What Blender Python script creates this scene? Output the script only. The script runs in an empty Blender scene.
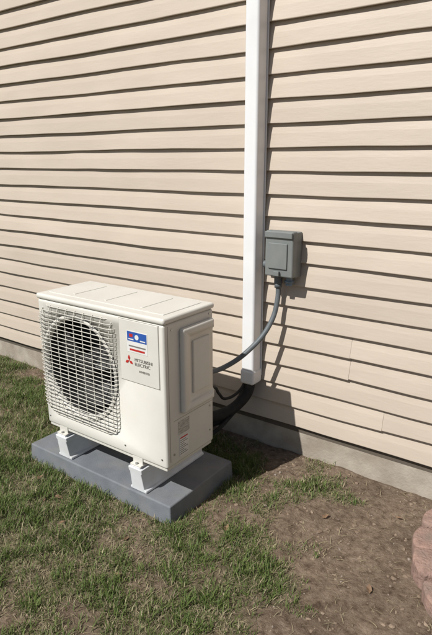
import bpy, bmesh, math, random
import numpy as np
from mathutils import Vector, Matrix
random.seed(7); rng=np.random.default_rng(11)
scene=bpy.context.scene
scene.view_settings.view_transform='Standard'
try: scene.view_settings.look='None'
except Exception: pass
scene.view_settings.exposure=0
COL=scene.collection

# ---------------------------------------------------------------- materials
def mat(name,c1,c2=None,scale=20,rough=.6,bump=0,bscale=120,stretch=(1,1,1),c3=None,s3=3,f3=.5,spec=.4,metal=0,lo=.35,hi=.65,bdist=.003):
    m=bpy.data.materials.new(name); m.use_nodes=True
    nt=m.node_tree; N=nt.nodes; L=nt.links
    b=N['Principled BSDF']; b.inputs['Roughness'].default_value=rough
    b.inputs['Specular IOR Level'].default_value=spec; b.inputs['Metallic'].default_value=metal
    tc=N.new('ShaderNodeTexCoord'); mp=N.new('ShaderNodeMapping'); mp.inputs['Scale'].default_value=stretch
    L.new(tc.outputs['Object'],mp.inputs['Vector'])
    c2=c2 or tuple(x*.88 for x in c1)
    n=N.new('ShaderNodeTexNoise'); n.inputs['Scale'].default_value=scale; n.inputs['Detail'].default_value=6
    L.new(mp.outputs[0],n.inputs['Vector'])
    r=N.new('ShaderNodeValToRGB'); r.color_ramp.elements[0].position=lo; r.color_ramp.elements[1].position=hi
    r.color_ramp.elements[0].color=(*c1,1); r.color_ramp.elements[1].color=(*c2,1)
    L.new(n.outputs['Fac'],r.inputs['Fac']); col=r.outputs['Color']
    if c3:
        n3=N.new('ShaderNodeTexNoise'); n3.inputs['Scale'].default_value=s3; n3.inputs['Detail'].default_value=5
        L.new(tc.outputs['Object'],n3.inputs['Vector'])
        r3=N.new('ShaderNodeValToRGB'); r3.color_ramp.elements[0].position=.45; r3.color_ramp.elements[1].position=.7
        r3.color_ramp.elements[0].color=(0,0,0,1); r3.color_ramp.elements[1].color=(f3,f3,f3,1)
        L.new(n3.outputs['Fac'],r3.inputs['Fac'])
        mx=N.new('ShaderNodeMixRGB'); L.new(r3.outputs['Color'],mx.inputs['Fac']); L.new(col,mx.inputs[1]); mx.inputs[2].default_value=(*c3,1)
        col=mx.outputs[0]
    L.new(col,b.inputs['Base Color'])
    if bump:
        nb=N.new('ShaderNodeTexNoise'); nb.inputs['Scale'].default_value=bscale; nb.inputs['Detail'].default_value=8
        L.new(mp.outputs[0],nb.inputs['Vector'])
        bp=N.new('ShaderNodeBump'); bp.inputs['Strength'].default_value=bump; bp.inputs['Distance'].default_value=bdist
        L.new(nb.outputs['Fac'],bp.inputs['Height']); L.new(bp.outputs[0],b.inputs['Normal'])
    return m
SID=dict(scale=7,rough=.55,bump=.3,bscale=45,stretch=(.5,1,2.5),c3=(.46,.39,.32),s3=1.6,f3=.45,bdist=.002)
M_siding=mat('siding_paint',(.53,.455,.378),(.50,.428,.353),**SID)
def tint_boards(m):
    nt=m.node_tree;N=nt.nodes;L=nt.links;B=N['Principled BSDF']
    src=B.inputs['Base Color'].links[0].from_socket
    a=N.new('ShaderNodeAttribute'); a.attribute_name='tint'
    hv=N.new('ShaderNodeHueSaturation'); L.new(a.outputs['Fac'],hv.inputs['Value']); L.new(src,hv.inputs['Color']); L.new(hv.outputs[0],B.inputs['Base Color'])
M_siding_f=mat('siding_paint_front',(.53,.455,.378),(.50,.428,.353),**SID)
tint_boards(M_siding_f)
M_back=mat('sheathing',(.12,.10,.08))
M_conc=mat('foundation_concrete',(.42,.375,.315),(.33,.29,.24),scale=14,rough=.9,bump=.6,bscale=90,c3=(.25,.205,.16),s3=6,f3=.6)
M_unit=mat('unit_enamel',(.655,.64,.59),(.625,.61,.56),scale=8,rough=.42,c3=(.57,.55,.49),s3=9,f3=.35,bump=.08,bscale=300,bdist=.001)
M_wire=mat('guard_wire',(.60,.58,.52),rough=.45)
M_dark=mat('fan_cavity',(.03,.03,.03),(.02,.02,.02),rough=.6)
M_blade=mat('fan_blade',(.07,.07,.07),(.055,.055,.055),rough=.5)
M_coil=mat('coil_fins',(.07,.07,.065),(.02,.02,.02),scale=120,stretch=(3,1,.1))
M_white=mat('white_vinyl',(.78,.79,.80),(.74,.75,.77),scale=5,rough=.38,c3=(.66,.66,.65),s3=7,f3=.35)
M_riser=mat('riser_plastic',(.76,.78,.80),(.70,.72,.74),scale=12,rough=.5,c3=(.5,.48,.44),s3=15,f3=.3)
M_pad=mat('pad_grey',(.175,.188,.208),(.145,.157,.175),scale=18,rough=.8,bump=.35,bscale=220,c3=(.22,.215,.20),s3=7,f3=.6)
M_box=mat('grey_box',(.19,.205,.20),(.165,.18,.175),scale=15,rough=.5,c3=(.24,.24,.23),s3=11,f3=.4)
M_conduit=mat('grey_conduit',(.13,.145,.155),(.10,.115,.125),scale=30,rough=.5)
M_hub=mat('hub_blue',(.18,.24,.30),rough=.4)
M_black=mat('pipe_insulation',(.018,.018,.018),(.035,.033,.03),scale=25,rough=.85,bump=.5,bscale=90)
M_metal=mat('zinc',(.45,.45,.43),rough=.35,metal=.9)
M_blue=mat('label_blue',(.03,.10,.38),rough=.4)
M_lwhite=mat('label_white',(.74,.74,.72),rough=.4)
M_red=mat('label_red',(.50,.03,.025),rough=.4)
M_grey=mat('label_grey',(.20,.19,.175),rough=.5)
M_seam=mat('panel_seam',(.40,.385,.34),rough=.6)
M_label=mat('rating_label',(.55,.54,.50),(.30,.29,.27),scale=60,stretch=(1,1,4),rough=.5)
M_paver=mat('paver_pink',(.36,.235,.19),(.25,.165,.135),scale=45,rough=.95,bump=1,bscale=110,c3=(.22,.17,.14),s3=14,f3=.8,bdist=.006)
M_roof=mat('roof_shingle',(.10,.09,.085),(.06,.055,.05),scale=40,rough=.95,bump=.5)
M_trim=mat('trim_white',(.72,.71,.68),rough=.5)
M_stone=mat('pebble',(.30,.255,.205),(.19,.155,.125),scale=50,rough=.9)

# ---------------------------------------------------------------- helpers
def empty(name,loc=(0,0,0)):
    e=bpy.data.objects.new(name,None); e.location=loc; e.empty_display_size=.1; COL.objects.link(e); return e
def addm(name,me,m,parent=None,smooth=False):
    o=bpy.data.objects.new(name,me); COL.objects.link(o)
    if m: me.materials.append(m)
    if parent: o.parent=parent
    if smooth:
        for p in me.polygons: p.use_smooth=True
    return o
def bevel(o,w,seg=3):
    if w:
        b=o.modifiers.new('bev','BEVEL'); b.width=w; b.segments=seg; b.limit_method='ANGLE'; b.angle_limit=math.radians(35)
        for p in o.data.polygons: p.use_smooth=True
        wn=o.modifiers.new('wn','WEIGHTED_NORMAL'); wn.keep_sharp=True
    return o
def box(name,x0,x1,y0,y1,z0,z1,m,parent=None,bev=0,seg=3):
    v=[(x,y,z) for x in(x0,x1) for y in(y0,y1) for z in(z0,z1)]
    f=[(0,1,3,2),(4,6,7,5),(0,4,5,1),(2,3,7,6),(0,2,6,4),(1,5,7,3)]
    me=bpy.data.meshes.new(name); me.from_pydata(v,[],f); me.update()
    return bevel(addm(name,me,m,parent),bev,seg)
def cyl(name,p0,p1,r,m,parent=None,n=32,r2=None,bev=0):
    p0=Vector(p0);p1=Vector(p1); d=p1-p0
    bm=bmesh.new(); bmesh.ops.create_cone(bm,cap_ends=True,segments=n,radius1=r,radius2=r if r2 is None else r2,depth=d.length)
    q=d.to_track_quat('Z','Y').to_matrix().to_4x4(); q.translation=(p0+p1)/2
    bm.transform(q); me=bpy.data.meshes.new(name); bm.to_mesh(me); bm.free()
    o=addm(name,me,m,parent)
    for p in me.polygons: p.use_smooth=len(p.vertices)<8
    if bev: bevel(o,bev)
    return o
def curve(name,pts,r,m,parent=None,cyc=False,res=10):
    c=bpy.data.curves.new(name,'CURVE'); c.dimensions='3D'; c.bevel_depth=r; c.bevel_resolution=4; c.resolution_u=res; c.use_fill_caps=True
    s=c.splines.new('BEZIER'); s.bezier_points.add(len(pts)-1)
    for i,p in enumerate(pts):
        b=s.bezier_points[i]; b.co=p; b.handle_left_type=b.handle_right_type='AUTO'
    s.use_cyclic_u=cyc
    o=bpy.data.objects.new(name,c); COL.objects.link(o); c.materials.append(m)
    dg=bpy.context.evaluated_depsgraph_get()
    me=bpy.data.meshes.new_from_object(o.evaluated_get(dg)); bpy.data.objects.remove(o)
    o=bpy.data.objects.new(name,me); COL.objects.link(o)
    if not me.materials: me.materials.append(m)
    for p in me.polygons: p.use_smooth=True
    if parent:o.parent=parent
    return o
def boolean(o,cut):
    b=o.modifiers.new('b','BOOLEAN'); b.operation='DIFFERENCE'; b.object=cut; b.solver='EXACT'
def bake(o):
    dg=bpy.context.evaluated_depsgraph_get(); dg.update()
    me=bpy.data.meshes.new_from_object(o.evaluated_get(dg)); o.modifiers.clear(); o.data=me
def wire_mesh(name,segs,r,m,parent,n=6):
    V=[];F=[]
    for pts in segs:
        for i in range(len(pts)-1):
            a=Vector(pts[i]);b=Vector(pts[i+1]);d=(b-a).normalized()
            u=d.orthogonal().normalized(); w=d.cross(u); k=len(V)
            for P in(a,b):
                for j in range(n):
                    t=2*math.pi*j/n; V.append(P+u*math.cos(t)*r+w*math.sin(t)*r)
            for j in range(n): F.append((k+j,k+(j+1)%n,k+n+(j+1)%n,k+n+j))
    me=bpy.data.meshes.new(name); me.from_pydata(V,[],F); me.update()
    return addm(name,me,m,parent,True)
def lattice(seed,n=256):
    return np.random.default_rng(seed).random((n,n))
_lat={}
def noise(x,y,s,seed=0,octv=3):
    if seed not in _lat:_lat[seed]=lattice(seed)
    L=_lat[seed]; out=0;amp=1;tot=0
    x=np.asarray(x,float)*s+1000.3;y=np.asarray(y,float)*s+1000.7
    for o in range(octv):
        xi=np.floor(x).astype(int);yi=np.floor(y).astype(int);fx=x-xi;fy=y-yi
        fx=fx*fx*(3-2*fx);fy=fy*fy*(3-2*fy);g=lambda a,b:L[a%256,b%256]
        out=out+amp*((g(xi,yi)*(1-fx)+g(xi+1,yi)*fx)*(1-fy)+(g(xi,yi+1)*(1-fx)+g(xi+1,yi+1)*fx)*fy)
        tot+=amp;amp*=.5;x=x*2.03;y=y*2.03
    return out/tot

# ---------------------------------------------------------------- house
house=empty('house')
ZB=.135; SP=.0895; NC=58; HX0,HX1=-7.,4.2; HTOP=ZB+SP*NC
def siding():
    V=[];F=[];T=[]
    forced={1:[.57],3:[.42],4:[.42]}
    for c in range(NC):
        z0=ZB+c*SP; z1=z0+SP+.012
        js=[HX0]
        rr=random.Random(c*13+5); x=HX0+rr.uniform(.5,3.5)
        while x<HX1-.3: js.append(x); x+=rr.uniform(2.6,3.7)
        js=[j for j in js if j<-2.2 or j>1.1 or j==HX0]
        js+=forced.get(c,[]); js=sorted(js)+[HX1]
        for a,b in zip(js[:-1],js[1:]):
            g=.0004
            n=max(2,int((b-a)/.06)); off=rr.uniform(-.002,.002); yo=rr.uniform(-.0015,.0015); tn=rr.uniform(.95,1.04)
            k=len(V)
            xs=np.linspace(a+g,b-g,n+1)
            w=(noise(xs,xs*0+c*3.7,2.2,5)-.5)*.010; wy=(noise(xs,xs*0+c*5.1,3.,6)-.5)*.008
            for i,xx in enumerate(xs):
                zb=z0+off+w[i]; yb=-.0158+yo+wy[i]
                V+= [(xx,yb+.013,zb+.0005),(xx,yb,zb),(xx,yb-.0006,zb+.002),(xx,yb*.5-.0005,(z0+z1)/2),(xx,.0045,z1)]; T+=[tn]*5
            for i in range(n):
                p=k+i*5;q=p+5
                for j in range(4): F.append((p+j,q+j,q+j+1,p+j+1))
            F.append((k,k+1,k+2,k+3,k+4)); e=k+n*5; F.append((e+4,e+3,e+2,e+1,e))
    me=bpy.data.meshes.new('siding'); me.from_pydata(V,[],F); me.update()
    at=me.attributes.new('tint','FLOAT','POINT'); at.data.foreach_set('value',np.array(T,dtype=np.float32))
    return addm('siding',me,M_siding_f,house)
siding()
DEP=8.
box('sheathing',HX0+.01,HX1-.01,.006,.12,.1,HTOP,M_back,house)
box('foundation',HX0+.02,HX1-.02,.0065,DEP-.012,-.4,ZB+.012,M_conc,house)
def wall_boards(name,p,d,nrm,length):
    V=[];F=[]
    for c in range(NC):
        z0=ZB+c*SP
        k=len(V)
        for s in(0,length):
            P=Vector(p)+Vector(d)*s
            for off,z in((.0,z0),(.014,z0),(.002,z0+SP+.006)):
                Q=P+Vector(nrm)*off; V.append((Q.x,Q.y,z))
        F+=[(k,k+1,k+4,k+3),(k+1,k+2,k+5,k+4)]
    me=bpy.data.meshes.new(name); me.from_pydata(V,[],F); me.update(); addm(name,me,M_siding,house)
wall_boards('left_wall',(HX0,0.02,0),(0,1,0),(-1,0,0),DEP-.04)
wall_boards('right_wall',(HX1,0.02,0),(0,1,0),(1,0,0),DEP-.04)
wall_boards('rear_wall',(HX0,DEP,0),(1,0,0),(0,1,0),HX1-HX0)
for i,x in enumerate((HX0,HX1)): box('corner_trim_%d'%i,x-.05,x+.05,-.03,.05,ZB-.01,HTOP,M_trim,house,.003)
me=bpy.data.meshes.new('roof'); e=.35;zr=HTOP+2.6; zt=HTOP-.02
V=[];F=[]
for x in(HX0-.3,HX1+.3): V+=[(x,-e,zt),(x,DEP/2,zr),(x,DEP+e,zt),(x,DEP+e,zt+.15),(x,DEP/2,zr+.17),(x,-e,zt+.15)]
F=[(0,1,2,3,4,5),(11,10,9,8,7,6)]+[(i,(i+1)%6+0,(i+1)%6+6,i+6) for i in range(6)]
me.from_pydata(V,[],F); me.update(); addm('roof',me,M_roof,house)
for i,x in enumerate((HX0+.02,HX1-.02)):
    me=bpy.data.meshes.new('gable'); me.from_pydata([(x,0,HTOP-.02),(x,DEP,HTOP-.02),(x,DEP/2,zr-.02)],[],[(0,1,2)]); addm('gable_%d'%i,me,M_siding,house)

# ---------------------------------------------------------------- line-set cover duct
duct=empty('line_set_cover')
box('duct_channel',-.044,.017,-.088,-.0215,.335,HTOP-.2,M_white,duct,.011,5)
box('duct_base_flange',-.047,.020,-.021,-.0175,.335,HTOP-.2,M_white,duct,.001)
box('duct_end_collar',-.048,.021,-.092,-.0165,.305,.372,M_white,duct,.012,5)

# pipes
pipes=empty('refrigerant_pipes')
curve('insulated_line_1',[(-.012,-.055,.42),(-.012,-.056,.33),(-.03,-.085,.235),(-.12,-.20,.165),(-.22,-.30,.20),(-.25,-.40,.27)],.024,M_black,pipes)
curve('insulated_line_2',[(-.028,-.04,.42),(-.03,-.042,.31),(-.06,-.09,.20),(-.12,-.17,.13),(-.24,-.27,.16),(-.3,-.42,.30)],.020,M_black,pipes)
curve('control_cable',[(-.02,-.07,.34),(-.045,-.10,.27),(-.07,-.16,.25),(-.06,-.23,.30),(-.03,-.30,.36),(-.01,-.36,.38),(.0,-.43,.37)],.0065,M_black,pipes)
curve('drain_hose',[(-.0,-.06,.35),(.0,-.07,.27),(-.05,-.13,.18),(-.10,-.22,.10),(-.16,-.32,.07)],.009,M_black,pipes)

# ---------------------------------------------------------------- disconnect box + conduit
dbox=empty('disconnect_box')
dz=.008
box('box_back',.076,.190,-.060,-.013,.790+dz,.970+dz,M_box,dbox,.004)
box('box_cover',.070,.195,-.098,-.0605,.795+dz,.976+dz,M_box,dbox,.007)
box('cover_hood',.072,.193,-.106,-.0985,.950+dz,.974+dz,M_box,dbox,.003)
box('cover_raised',.088,.172,-.1045,-.0985,.828+dz,.930+dz,M_box,dbox,.004)
box('cover_hasp',.118,.142,-.112,-.1,.800+dz,.820+dz,M_box,dbox,.003)
cyl('hub_1',(.105,-.045,.799),(.105,-.045,.765),.017,M_conduit,dbox,20,bev=.002)
cyl('hub_2',(.155,-.045,.799),(.155,-.045,.762),.014,M_hub,dbox,20,bev=.002)
cyl('hub_2_nut',(.155,-.045,.784),(.155,-.045,.772),.019,M_hub,dbox,6)
cyl('side_hub',(.073,-.05,.84),(.040,-.05,.84),.015,M_conduit,dbox,20,bev=.002)
cond=empty('flexible_conduit')
curve('conduit_tube',[(.105,-.045,.775),(.107,-.05,.70),(.095,-.085,.60),(.045,-.16,.50),(-.02,-.25,.435),(-.04,-.36,.44),(-.02,-.44,.46)],.0105,M_conduit,cond,res=24)
cyl('conduit_nut',(.105,-.045,.768),(.105,-.045,.748),.0155,M_conduit,cond,8)

# ---------------------------------------------------------------- pad
X0,X1,Y0,Y1,Z0,Z1=-.598,.053,-.699,-.425,.206,.756
PT=.070
pad=empty('equipment_pad')
def pad_mesh():
    bm=bmesh.new(); bmesh.ops.create_cube(bm,size=1)
    for v in bm.verts:
        top=v.co.z>0; t=.006 if top else 0
        v.co.x=(-.728+t) if v.co.x<0 else (.075-t)
        v.co.y=(-.716+t) if v.co.y<0 else (-.316-t)
        v.co.z=PT if top else -.03
    me=bpy.data.meshes.new('pad_slab'); bm.to_mesh(me); bm.free(); return bevel(addm('pad_slab',me,M_pad,pad),.006,3)
pad_mesh()

# ---------------------------------------------------------------- risers
for ri,xc in enumerate((-.505,-.092)):
    e=empty('riser_foot' if ri==0 else 'riser_foot.001')
    b0=PT+.0005
    prof=[(-.040,b0),(.040,b0),(.040,b0+.010),(.031,b0+.014),(.028,.150),(.033,.154),(.033,.172),(-.033,.172),(-.033,.154),(-.028,.150),(-.031,b0+.014),(-.040,b0+.010)]
    V=[];F=[];n=len(prof)
    for y in(-.700,-.35): V+=[(xc+px,y,pz) for px,pz in prof]
    V=[(x,(y-(z-b0)*.16 if y<-.6 else y),z) for x,y,z in V]
    F=[tuple(range(n)),tuple(reversed(range(n,2*n)))]+[(i+n,(i+1)%n+n,(i+1)%n,i) for i in range(n)]
    me=bpy.data.meshes.new('riser_body'); me.from_pydata(V,[],F); me.update()
    bevel(addm('riser_body',me,M_riser,e),.003,2)
    box('top_strip',xc-.022,xc+.022,-.711,-.37,.1725,.178,M_riser,e,.002)
    cyl('bolt',(xc,-.704,.1845),(xc,-.704,.190),.005,M_metal,e,6)

# ---------------------------------------------------------------- outdoor unit
unit=empty('outdoor_heat_pump_unit')
body=box('casing',X0,X1,Y0,Y1,Z0,Z1-.022,M_unit,unit,.010,4)
FX,FZ,FR=-.378,.490,.196
cut=cyl('cut',(FX,Y0-.05,FZ),(FX,Y0+.13,FZ),FR,None,None,96)
boolean(body,cut); bake(body)
bpy.data.objects.remove(cut)
lid=box('top_lid',X0-.004,X1+.004,Y0-.004,Y1+.004,Z1-.0215,Z1,M_unit,unit,.009,4)
box('lid_raised_panel',X0+.03,X1-.03,Y0+.035,Y1-.03,Z1-.001,Z1+.0025,M_unit,unit,.002)
for i,x in enumerate((-.45,-.28,-.10)): box('lid_rib_%d'%i,x-.006,x+.006,Y0+.06,Y1-.05,Z1+.002,Z1+.0042,M_unit,unit,.001)
me=bpy.data.meshes.new('duct'); V=[];F=[];n=96
prof=[(Y0-.004,FR+.012),(Y0-.007,FR+.006),(Y0-.006,FR-.001),(Y0+.012,FR-.008),(Y0+.05,FR-.011),(Y0+.128,FR-.011)]
for y,r in prof:
    for j in range(n):
        t=2*math.pi*j/n; V.append((FX+r*math.cos(t),y,FZ+r*math.sin(t)))
for i in range(len(prof)-1):
    for j in range(n): F.append((i*n+j,i*n+(j+1)%n,(i+1)*n+(j+1)%n,(i+1)*n+j))
me.from_pydata(V,[],F); me.update(); o=addm('bellmouth',me,M_unit,unit,True); me.materials.append(M_dark)
for i,p in enumerate(me.polygons):
    if i//n>=3: p.material_index=1
cyl('coil_backing',(FX,Y0+.118,FZ),(FX,Y0+.125,FZ),FR-.002,M_coil,unit,64)
cyl('fan_hub',(FX,Y0+.03,FZ),(FX,Y0+.10,FZ),.045,M_blade,unit,40,bev=.006)
for bl in range(3):
    V=[];F=[];nr,na=8,10
    for i in range(nr+1):
        r=.04+(FR-.028-.04)*i/nr
        for j in range(na+1):
            t=(j/na-.5)*(math.radians(62)+.25*i/nr)+bl*2*math.pi/3+.5+.35*i/nr
            y=Y0+.035+.055*j/na-.006*math.sin(j/na*math.pi)
            V.append((FX+r*math.cos(t),y,FZ+r*math.sin(t)))
    for i in range(nr):
        for j in range(na): k=i*(na+1)+j; F.append((k,k+1,k+na+2,k+na+1))
    me=bpy.data.meshes.new('blade'); me.from_pydata(V,[],F); me.update(); addm('fan_blade_%d'%bl,me,M_blade,unit,True)
# wire guard
gx0,gx1,gz0,gz1=-.588,-.168,.262,.718; yg=Y0-.018; segs=[]
def rr_half(z,rad=.06):
    d=min(z-gz0,gz1-z)
    if d>=rad: return 0
    return rad-math.sqrt(max(0,rad*rad-(rad-d)**2))
nh=29
for i in range(nh):
    z=gz0+.004+i*(gz1-gz0-.008)/(nh-1)
    s=rr_half(z); a=gx0+s;b=gx1-s
    ed=min(i,nh-1-i); yy=yg+(.012,.005,.001,0)[min(ed,3)]
    segs.append([(a,Y0+.002,z),(a+.005,yy+.006,z),(a+.018,yy,z),(b-.018,yy,z),(b-.005,yy+.006,z),(b,Y0+.002,z)])
wire_mesh('guard_horizontal_wires',segs,.0017,M_wire,unit)
segs=[]
for i in range(9):
    x=gx0+.022+i*(gx1-gx0-.044)/8; d=min(x-gx0,gx1-x); s=0 if d>.06 else .06-math.sqrt(max(0,.0036-(.06-d)**2))
    a=gz0+s;b=gz1-s
    segs.append([(x,Y0+.002,a),(x,yg+.0135,a+.004),(x,yg+.0035,a+.034),(x,yg+.0035,b-.034),(x,yg+.0135,b-.004),(x,Y0+.002,b)])
wire_mesh('guard_vertical_wires',segs,.0018,M_wire,unit)
px0,px1,pz0,pz1=-.150,.030,.505,.728
def frame(name,x0,x1,z0,z1,w,y0,y1,m,par):
    box(name+'_a',x0,x1,y0,y1,z1-w,z1,m,par); box(name+'_b',x0,x1,y0,y1,z0,z0+w,m,par)
    box(name+'_c',x0,x0+w,y0,y1,z0+w,z1-w,m,par); box(name+'_d',x1-w,x1,y0,y1,z0+w,z1-w,m,par)
box('service_panel',px0,px1,Y0-.003,Y0+.001,pz0,pz1,M_unit,unit,.0028,3)
frame('service_panel_seam',px0-.0018,px1+.0018,pz0-.0018,pz1+.0018,.0014,Y0-.0006,Y0+.001,M_seam,unit)
yl=Y0-.0035
box('brand_sticker',-.112,-.018,yl-.0004,yl+.0006,.616,.692,M_lwhite,unit)
box('sticker_blue',-.110,-.020,yl-.0008,yl-.0005,.656,.690,M_blue,unit)
box('sticker_red',-.100,-.030,yl-.0008,yl-.0005,.622,.629,M_red,unit)
box('sticker_line',-.104,-.026,yl-.0008,yl-.0005,.636,.641,M_grey,unit)
cyl('sticker_globe',(-.065,yl-.0008,.673),(-.065,yl-.0014,.673),.009,M_lwhite,unit,24)
box('sticker_bar1',-.104,-.080,yl-.0012,yl-.0009,.661,.665,M_lwhite,unit)
box('sticker_bar2',-.050,-.026,yl-.0012,yl-.0009,.661,.665,M_lwhite,unit)
box('sticker_bar3',-.100,-.084,yl-.0012,yl-.0009,.671,.682,M_red,unit)
V=[];F=[]; s=.0105; cx,cz=-.106,.583
for a in(90,210,330):
    a=math.radians(a); d=Vector((math.cos(a),math.sin(a))); w=Vector((-d.y,d.x))
    pts=[d*0,d*s+w*s*.55,d*2*s,d*s-w*s*.55]; k=len(V)
    V+=[(cx+p.x,yl-.0008,cz+p.y) for p in pts]; F.append((k,k+1,k+2,k+3))
me=bpy.data.meshes.new('emblem'); me.from_pydata(V,[],F); me.update(); addm('emblem',me,M_red,unit)
def text(name,body,x,z,size,m,rot=(math.pi/2,0,0),y=yl-.0008):
    c=bpy.data.curves.new(name,'FONT'); c.body=body; c.size=size; c.extrude=.0002; c.materials.append(m)
    o=bpy.data.objects.new(name,c); o.location=(x,y,z); o.rotation_euler=rot; COL.objects.link(o)
    dg=bpy.context.evaluated_depsgraph_get(); me=bpy.data.meshes.new_from_object(o.evaluated_get(dg)); mw=Matrix.Translation((x,y,z))@o.rotation_euler.to_matrix().to_4x4()
    bpy.data.objects.remove(o); me.transform(mw); o=bpy.data.objects.new(name,me); COL.objects.link(o); o.parent=unit
text('lettering_1','MITSUBISHI',-.080,.586,.0165,M_grey); text('lettering_2','ELECTRIC',-.080,.570,.0165,M_grey)
text('lettering_3','INVERTER',-.060,.548,.011,M_grey)
# side: valve / handle cover
xs=X1
cov=box('side_cover',xs-.004,xs+.018,-.622,-.438,.392,.705,M_unit,unit,.014,4)
ct=box('cut2',xs+.006,xs+.05,-.585,-.425,.425,.672,None,None,.012,4); boolean(cov,ct)
bake(cov); bpy.data.objects.remove(ct)
box('side_cover_grip',xs+.002,xs+.0125,-.560,-.462,.450,.648,M_unit,unit,.006,4)
box('side_seam',xs-.001,xs+.0008,-.681,-.679,Z0+.02,Z1-.03,M_seam,unit)
box('side_seam_2',xs-.001,xs+.0008,-.66,-.43,.3765,.378,M_seam,unit)
box('rating_label',xs-.001,xs+.0012,-.635,-.575,.315,.366,M_label,unit)
box('warning_label',xs-.001,xs+.0012,-.632,-.580,.228,.305,M_lwhite,unit)
for i in range(8): box('label_text_%d'%i,xs+.001,xs+.0016,-.628,-.586-.01*(i%3),.236+i*.0075,.2385+i*.0075,M_grey,unit)
box('warning_stripe',xs+.001,xs+.0016,-.628,-.586,.297,.302,M_red,unit)
for i,(y,zz) in enumerate(((-.45,.26),(-.45,.36),(-.66,.25),(-.66,.71),(-.45,.72))):
    cyl('screw_%d'%i,(xs-.001,y,zz),(xs+.002,y,zz),.004,M_metal,unit,10)
for i,(x,zz) in enumerate(((-.58,.24),(.03,.24),(-.15,.24))):
    cyl('front_screw_%d'%i,(x,Y0+.001,zz),(x,Y0-.002,zz),.0035,M_metal,unit,10)
for i,xc in enumerate((-.505,-.092)):
    box('foot_rail_%d'%i,xc-.026,xc+.026,Y0-.012,Y1+.02,.1785,.184,M_unit,unit,.001)
    box('foot_web_%d'%i,xc-.024,xc+.024,Y0+.002,Y1-.006,.1842,Z0+.004,M_unit,unit,.001)
box('base_pan',X0+.006,X1-.006,Y0+.006,Y1-.006,Z0-.012,Z0+.006,M_unit,unit,.003)

# ---------------------------------------------------------------- paver edging
edg=empty('paver_edging')
C=(1.30,-.25);RO=.49;RI=.405;k=0; a=math.radians(99)
while a<math.radians(268):
    da=math.radians(16.5+random.uniform(-.7,.7)); V=[];F=[];n=10
    for ring,(rad,z) in enumerate(((RI,-.03),(RI,.055),(RO,.055),(RO,-.03))):
        for j in range(n+1):
            u=j/n; t=a+da*(.04+.92*u); bul=.013*math.sin(u*math.pi) if rad==RO else 0
            V.append((C[0]+(rad+bul)*math.cos(t),C[1]+(rad+bul)*math.sin(t),z))
    m=n+1
    for r in range(4):
        r2=(r+1)%4
        for j in range(n): F.append((r*m+j,r*m+j+1,r2*m+j+1,r2*m+j))
    F+= [(0,m,2*m,3*m),(3*m+n,2*m+n,m+n,n)]
    me=bpy.data.meshes.new('paver'); me.from_pydata(V,[],F); me.update()
    o=addm('paver_%d'%k,me,M_paver,edg); bm=bmesh.new(); bm.from_mesh(me); bmesh.ops.recalc_face_normals(bm,faces=bm.faces); bm.to_mesh(me); bm.free()
    o.location.z=random.uniform(-.008,.008); bevel(o,.010,3); a+=da; k+=1

# ---------------------------------------------------------------- ground
def cover(x,y):
    """0 bare soil .. 1 full grass"""
    n=noise(x,y,2.6,21,3); n2=noise(x,y,9,22,3)
    d=.56+1.3*(n-.5)+1.5*(n2-.5)
    edge=.62+.2*(noise(y,x*0,4,30)-.5)
    d=np.where(x>edge-.22,d-(x-edge+.22)*3.4,d)
    d=d-np.clip((y+.22)/.16,0,1)*.6*np.where(x<-.75,.35,1)
    d=d+.35*np.exp(-(((x-.345)/.10)**2+((y+.27)/.09)**2))*1.3
    d=d+.25*np.clip((-x-.45)/.6,0,1)
    d=d-.45*np.exp(-(((x-.25)/.22)**2+((y+.40)/.12)**2))
    return np.clip(d,0,1)
def gz(x,y): return (noise(x,y,3.,40,3)-.5)*.03+(noise(x,y,22,41,3)-.5)*.014-.002
fine_x=np.arange(-3,1.6,.012); fine_y=np.arange(-2.4,.02,.012)
def ext(lo,hi,f):
    a=[-300,-150,-80,-40,-25,-15,-10,-7,-5.2,-4,-3.4]; b=[2,2.6,3.5,5,7,10,15,25,40,80,150,300]
    return np.array([v for v in a if v<lo-.1]+list(f)+[v for v in b if v>hi+.1])
gxs=ext(-3,1.6,fine_x); gys=ext(-2.4,.02,fine_y)
XX,YY=np.meshgrid(gxs,gys,indexing='ij')
near=np.clip((6-np.hypot(XX+.5,YY+1))/3,0,1); ZZ=gz(XX,YY)*near
ZZ=np.where((YY>.005),-.02,ZZ)
nx,ny=XX.shape; co=np.stack([XX,YY,ZZ],-1).reshape(-1,3)
idx=np.arange(nx*ny).reshape(nx,ny); fc=np.stack([idx[:-1,:-1],idx[1:,:-1],idx[1:,1:],idx[:-1,1:]],-1).reshape(-1,4)
me=bpy.data.meshes.new('ground'); me.from_pydata(co.tolist(),[],fc.tolist()); me.update()
cov_a=cover(co[:,0],co[:,1]); at=me.attributes.new('cover','FLOAT','POINT'); at.data.foreach_set('value',cov_a.astype(np.float32))
for p in me.polygons: p.use_smooth=True
gm=bpy.data.materials.new('soil_and_turf'); gm.use_nodes=True; N=gm.node_tree.nodes; L=gm.node_tree.links; B=N['Principled BSDF']; B.inputs['Roughness'].default_value=.95; B.inputs['Specular IOR Level'].default_value=.15
tc=N.new('ShaderNodeTexCoord')
def nz(s,d=8,rough=.6):
    n=N.new('ShaderNodeTexNoise'); n.inputs['Scale'].default_value=s;n.inputs['Detail'].default_value=d;n.inputs['Roughness'].default_value=rough;L.new(tc.outputs['Object'],n.inputs['Vector']);return n
def ramp(src,st):
    r=N.new('ShaderNodeValToRGB'); e=r.color_ramp.elements
    while len(e)<len(st): e.new(.5)
    for i,(p,c) in enumerate(st): e[i].position=p; e[i].color=(*c,1)
    L.new(src,r.inputs['Fac']); return r.outputs['Color']
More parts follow.
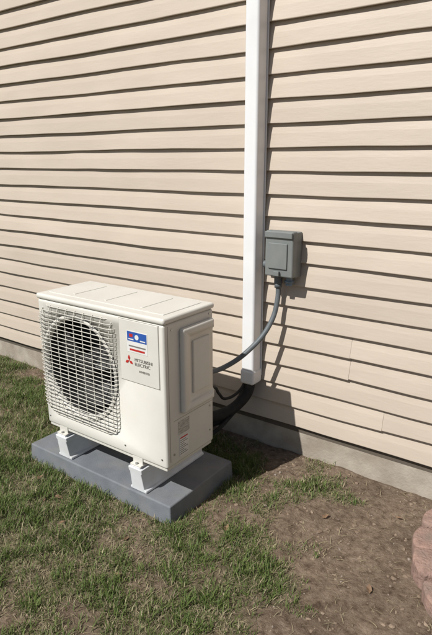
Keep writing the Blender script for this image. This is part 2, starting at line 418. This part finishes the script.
soil=ramp(nz(34,10,.70).outputs['Fac'],[(.32,(.105,.074,.052)),(.47,(.225,.168,.122)),(.60,(.295,.228,.170)),(.72,(.39,.315,.245))])
big=ramp(nz(4,5,.6).outputs['Fac'],[(.35,(.74,.72,.70)),(.65,(1.12,1.1,1.08))])
mm=N.new('ShaderNodeMixRGB'); mm.blend_type='MULTIPLY'; mm.inputs[0].default_value=1; L.new(soil,mm.inputs[1]); L.new(big,mm.inputs[2])
turf=ramp(nz(60).outputs['Fac'],[(.32,(.075,.072,.036)),(.5,(.165,.150,.082)),(.68,(.28,.25,.15))])
atn=N.new('ShaderNodeAttribute'); atn.attribute_name='cover'
mr=N.new('ShaderNodeMapRange'); mr.inputs[1].default_value=.10; mr.inputs[2].default_value=.6; L.new(atn.outputs['Fac'],mr.inputs[0])
mx=N.new('ShaderNodeMixRGB'); L.new(mr.outputs[0],mx.inputs[0]); L.new(mm.outputs[0],mx.inputs[1]); L.new(turf,mx.inputs[2]); L.new(mx.outputs[0],B.inputs['Base Color'])
bp=N.new('ShaderNodeBump'); bp.inputs['Distance'].default_value=.016; bp.inputs['Strength'].default_value=1; L.new(nz(60,10,.72).outputs['Fac'],bp.inputs['Height']); L.new(bp.outputs[0],B.inputs['Normal'])
addm('ground',me,gm)

def blades(n,xr,yr,kind):
    x=rng.uniform(*xr,n*4);y=rng.uniform(*yr,n*4)
    c=cover(x,y); clump=noise(x,y,24,50,2)
    if kind=='g': pr=np.clip(c*1.2,0,1)**1.2*np.clip((clump-.30)*3.4,0.08,1)
    elif kind=='f': pr=np.clip(c*1.4,0,1)
    else: pr=np.clip(c*1.4+.07,0,1)*np.clip((noise(x,y,12,51,2)-.2)*2,0,1)
    keep=rng.random(len(x))<pr*(.85 if kind=='g' else .7)
    keep&=~((x>-.735)&(x<.08)&(y>-.722)&(y<-.31))
    keep&=(y<-.012)
    keep&=~((np.hypot(x-1.3,y+.25)<.515))
    x=x[keep][:n];y=y[keep][:n];c=c[keep][:n];return x,y,c
def make_blades(sets):
    Vs=[];Is=[];Cs=[];base=0
    for kind,x,y,c in sets:
        n=len(x); z=gz(x,y)
        ang=rng.uniform(0,2*math.pi,n); dx,dy=np.cos(ang),np.sin(ang)
        if kind=='g':
            h=rng.uniform(.010,.030,n)*(.6+.7*c); lean=rng.uniform(.1,1.4,n)*h; w=rng.uniform(.0008,.0018,n)
        elif kind=='f':
            h=rng.uniform(.004,.014,n); lean=rng.uniform(.4,2.,n)*h; w=rng.uniform(.0006,.0013,n)
        else:
            h=rng.uniform(.0,.007,n); lean=rng.uniform(.014,.05,n); w=rng.uniform(.0006,.0014,n)
        px,py=-dy,dx
        P=np.zeros((n,5,3))
        P[:,0]=np.stack([x-px*w,y-py*w,z-.003],-1);P[:,1]=np.stack([x+px*w,y+py*w,z-.003],-1)
        mx_,my_=x+dx*lean*.4,y+dy*lean*.4; zz=z+h*.65+(.002 if kind=='s' else 0)
        P[:,2]=np.stack([mx_+px*w*.8,my_+py*w*.8,zz],-1);P[:,3]=np.stack([mx_-px*w*.8,my_-py*w*.8,zz],-1)
        P[:,4]=np.stack([x+dx*lean,y+dy*lean,z+h+.001],-1)
        Vs.append(P.reshape(-1,3)); Is.append(base+np.arange(n)*5); base+=n*5
        t=rng.random(n)[:,None]; straw=np.array([.39,.335,.215])*(.55+.7*t)
        patch=np.clip((noise(x,y,3.1,60,3)-.35)*3,0,1)
        if kind in 'gf':
            g=np.array([.085,.135,.034])*(1-t)+np.array([.165,.215,.062])*t
            pd=(.08+.22*patch) if kind=='g' else (.28+.3*patch)
            dry=(rng.random(n)<pd)[:,None]; g=np.where(dry,straw,g)
        else: g=straw
        Cs.append(np.repeat(np.concatenate([g,np.ones((n,1))],1),5,0))
    V=np.concatenate(Vs);C=np.concatenate(Cs); I=np.concatenate(Is); nb=len(I)
    loops=np.stack([I,I+1,I+2,I+3,I+3,I+2,I+4],-1).reshape(-1)
    me=bpy.data.meshes.new('grass'); me.vertices.add(len(V)); me.vertices.foreach_set('co',V.reshape(-1).astype(np.float32))
    me.loops.add(len(loops)); me.loops.foreach_set('vertex_index',loops.astype(np.int32))
    ls=np.stack([np.arange(nb)*7,np.arange(nb)*7+4],-1).reshape(-1)
    me.polygons.add(nb*2); me.polygons.foreach_set('loop_start',ls.astype(np.int32))
    try: me.polygons.foreach_set('loop_total',np.tile([4,3],nb).astype(np.int32))
    except Exception: pass
    me.update(calc_edges=True); me.validate()
    ca=me.color_attributes.new('bladecol','FLOAT_COLOR','POINT'); ca.data.foreach_set('color',C.reshape(-1).astype(np.float32))
    return me
sets=[]
A=((-2.7,1.15),(-1.75,0)); Bq=((-4.5,2.5),(-4,-1.75)); Cq=((-5,-2.7),(-1.75,0))
for kind,n,(xr,yr) in (('g',120000,A),('f',95000,A),('s',50000,A),('g',30000,Bq),('s',14000,Bq),('g',12000,Cq)):
    sets.append((kind,*blades(n,xr,yr,kind)))
gme=make_blades(sets)
m=bpy.data.materials.new('grass_blades'); m.use_nodes=True; N=m.node_tree.nodes; L=m.node_tree.links; B=N['Principled BSDF']; B.inputs['Roughness'].default_value=.6; B.inputs['Specular IOR Level'].default_value=.25
va=N.new('ShaderNodeVertexColor'); va.layer_name='bladecol'; L.new(va.outputs[0],B.inputs['Base Color'])
tr=N.new('ShaderNodeBsdfTranslucent'); L.new(va.outputs[0],tr.inputs[0]); ms=N.new('ShaderNodeMixShader'); ms.inputs[0].default_value=.25
L.new(B.outputs[0],ms.inputs[1]); L.new(tr.outputs[0],ms.inputs[2]); L.new(ms.outputs[0],N['Material Output'].inputs[0])
addm('grass',gme,m)

def pebbles(name,n,xr,yr,m,smin,smax,dirt=True):
    bm=bmesh.new(); bmesh.ops.create_icosphere(bm,subdivisions=1,radius=1); bv=np.array([v.co[:] for v in bm.verts]); bf=np.array([[v.index for v in f.verts] for f in bm.faces]); bm.free()
    x=rng.uniform(*xr,n);y=rng.uniform(*yr,n); c=cover(x,y); k=(rng.random(n)<(1.05-c if dirt else 1)*np.clip(noise(x,y,7,70,2)*2.4-.6,.05,1))&~((x>-.74)&(x<.09)&(y>-.74)&(y<-.30)); x=x[k];y=y[k]; z=gz(x,y); V=[];F=[]
    for i in range(len(x)):
        s=smin+(smax-smin)*rng.random()**6; sc=s*rng.uniform(.5,1.3,3); sc[2]*=.6
        t=rng.uniform(0,6.28); R=np.array([[math.cos(t),-math.sin(t),0],[math.sin(t),math.cos(t),0],[0,0,1]])
        p=(bv*sc*(1+rng.uniform(-.32,.32,(len(bv),1))))@R.T+np.array([x[i],y[i],z[i]+s*.05]); F+= (bf+len(bv)*i).tolist(); V+=p.tolist()
    me=bpy.data.meshes.new(name); me.from_pydata(V,[],F); me.update(); return addm(name,me,m)
pebbles('soil_crumbs',16000,(-2.2,1.3),(-1.3,-.015),mat('soil_crumb',(.17,.122,.085),(.27,.205,.15),scale=12,rough=.95),.0012,.009)
pebbles('gravel',260,(-1.0,1.2),(-1.2,-.015),M_stone,.003,.010)
V=[];F=[]
for (x,y) in [(-.42,-.88),(-.25,-.93),(.25,-.62),(.5,-.35),(-1.2,-.5),(.72,-.2),(.1,-1.0),(-.6,-1.05),(.76,-.6),(-1.7,-.3),(.05,-.2),(-.55,-.80),(-.38,-.84),(.0,-.86)]:
    t=random.uniform(0,6.3); s=random.uniform(.010,.020); k=len(V); zz=float(gz(np.array([x]),np.array([y]))[0])+.008
    for u,w,h in((-1,0,0),(-.3,.5,.25),(.5,.42,.1),(1.1,0,.3),(.5,-.4,.35),(-.3,-.5,.05),(0,0,-.05)):
        V.append((x+s*(u*math.cos(t)-w*math.sin(t)),y+s*(u*math.sin(t)+w*math.cos(t)),zz+s*h))
    for j in range(6): F.append((k+j,k+(j+1)%6,k+6))
me=bpy.data.meshes.new('dead_leaves'); me.from_pydata(V,[],F); me.update(); addm('dead_leaves',me,mat('dead_leaf',(.24,.15,.09),(.16,.10,.06),scale=60,rough=.8))

# ---------------------------------------------------------------- light
ld=Vector((.25,1.,-1.12)).normalized()
sd=bpy.data.lights.new('sun','SUN'); sd.energy=5.0; sd.angle=math.radians(.5); sd.color=(1,.97,.92)
so=bpy.data.objects.new('sun',sd); so.rotation_euler=ld.to_track_quat('-Z','Y').to_euler(); so.location=(-3,-6,7); COL.objects.link(so)
w=bpy.data.worlds.new('World'); scene.world=w; w.use_nodes=True; N=w.node_tree.nodes; L=w.node_tree.links
sk=N.new('ShaderNodeTexSky'); sk.sky_type='NISHITA'; sk.sun_disc=False; sk.sun_elevation=math.asin(-ld.z); sk.sun_rotation=math.atan2(-ld.x,-ld.y)%(2*math.pi)
L.new(sk.outputs[0],N['Background'].inputs[0]); N['Background'].inputs[1].default_value=.055

# ---------------------------------------------------------------- camera
cd=bpy.data.cameras.new('camera'); co_=bpy.data.objects.new('camera',cd); COL.objects.link(co_); scene.camera=co_
cd.sensor_fit='HORIZONTAL'; cd.sensor_width=36; cd.lens=36*551.82/432; cd.clip_start=.05; cd.clip_end=1000
yaw,pit,roll=-.6261,.2770,-.0020
fw=Vector((math.sin(yaw)*math.cos(pit),math.cos(yaw)*math.cos(pit),-math.sin(pit))); r=Vector((math.cos(yaw),-math.sin(yaw),0)); u=r.cross(fw)
r2=r*math.cos(roll)+u*math.sin(roll); u2=-r*math.sin(roll)+u*math.cos(roll)
R=Matrix((r2,u2,-fw)).transposed(); co_.matrix_world=Matrix.Translation((1.1938,-1.9856,1.2486))@R.to_4x4()
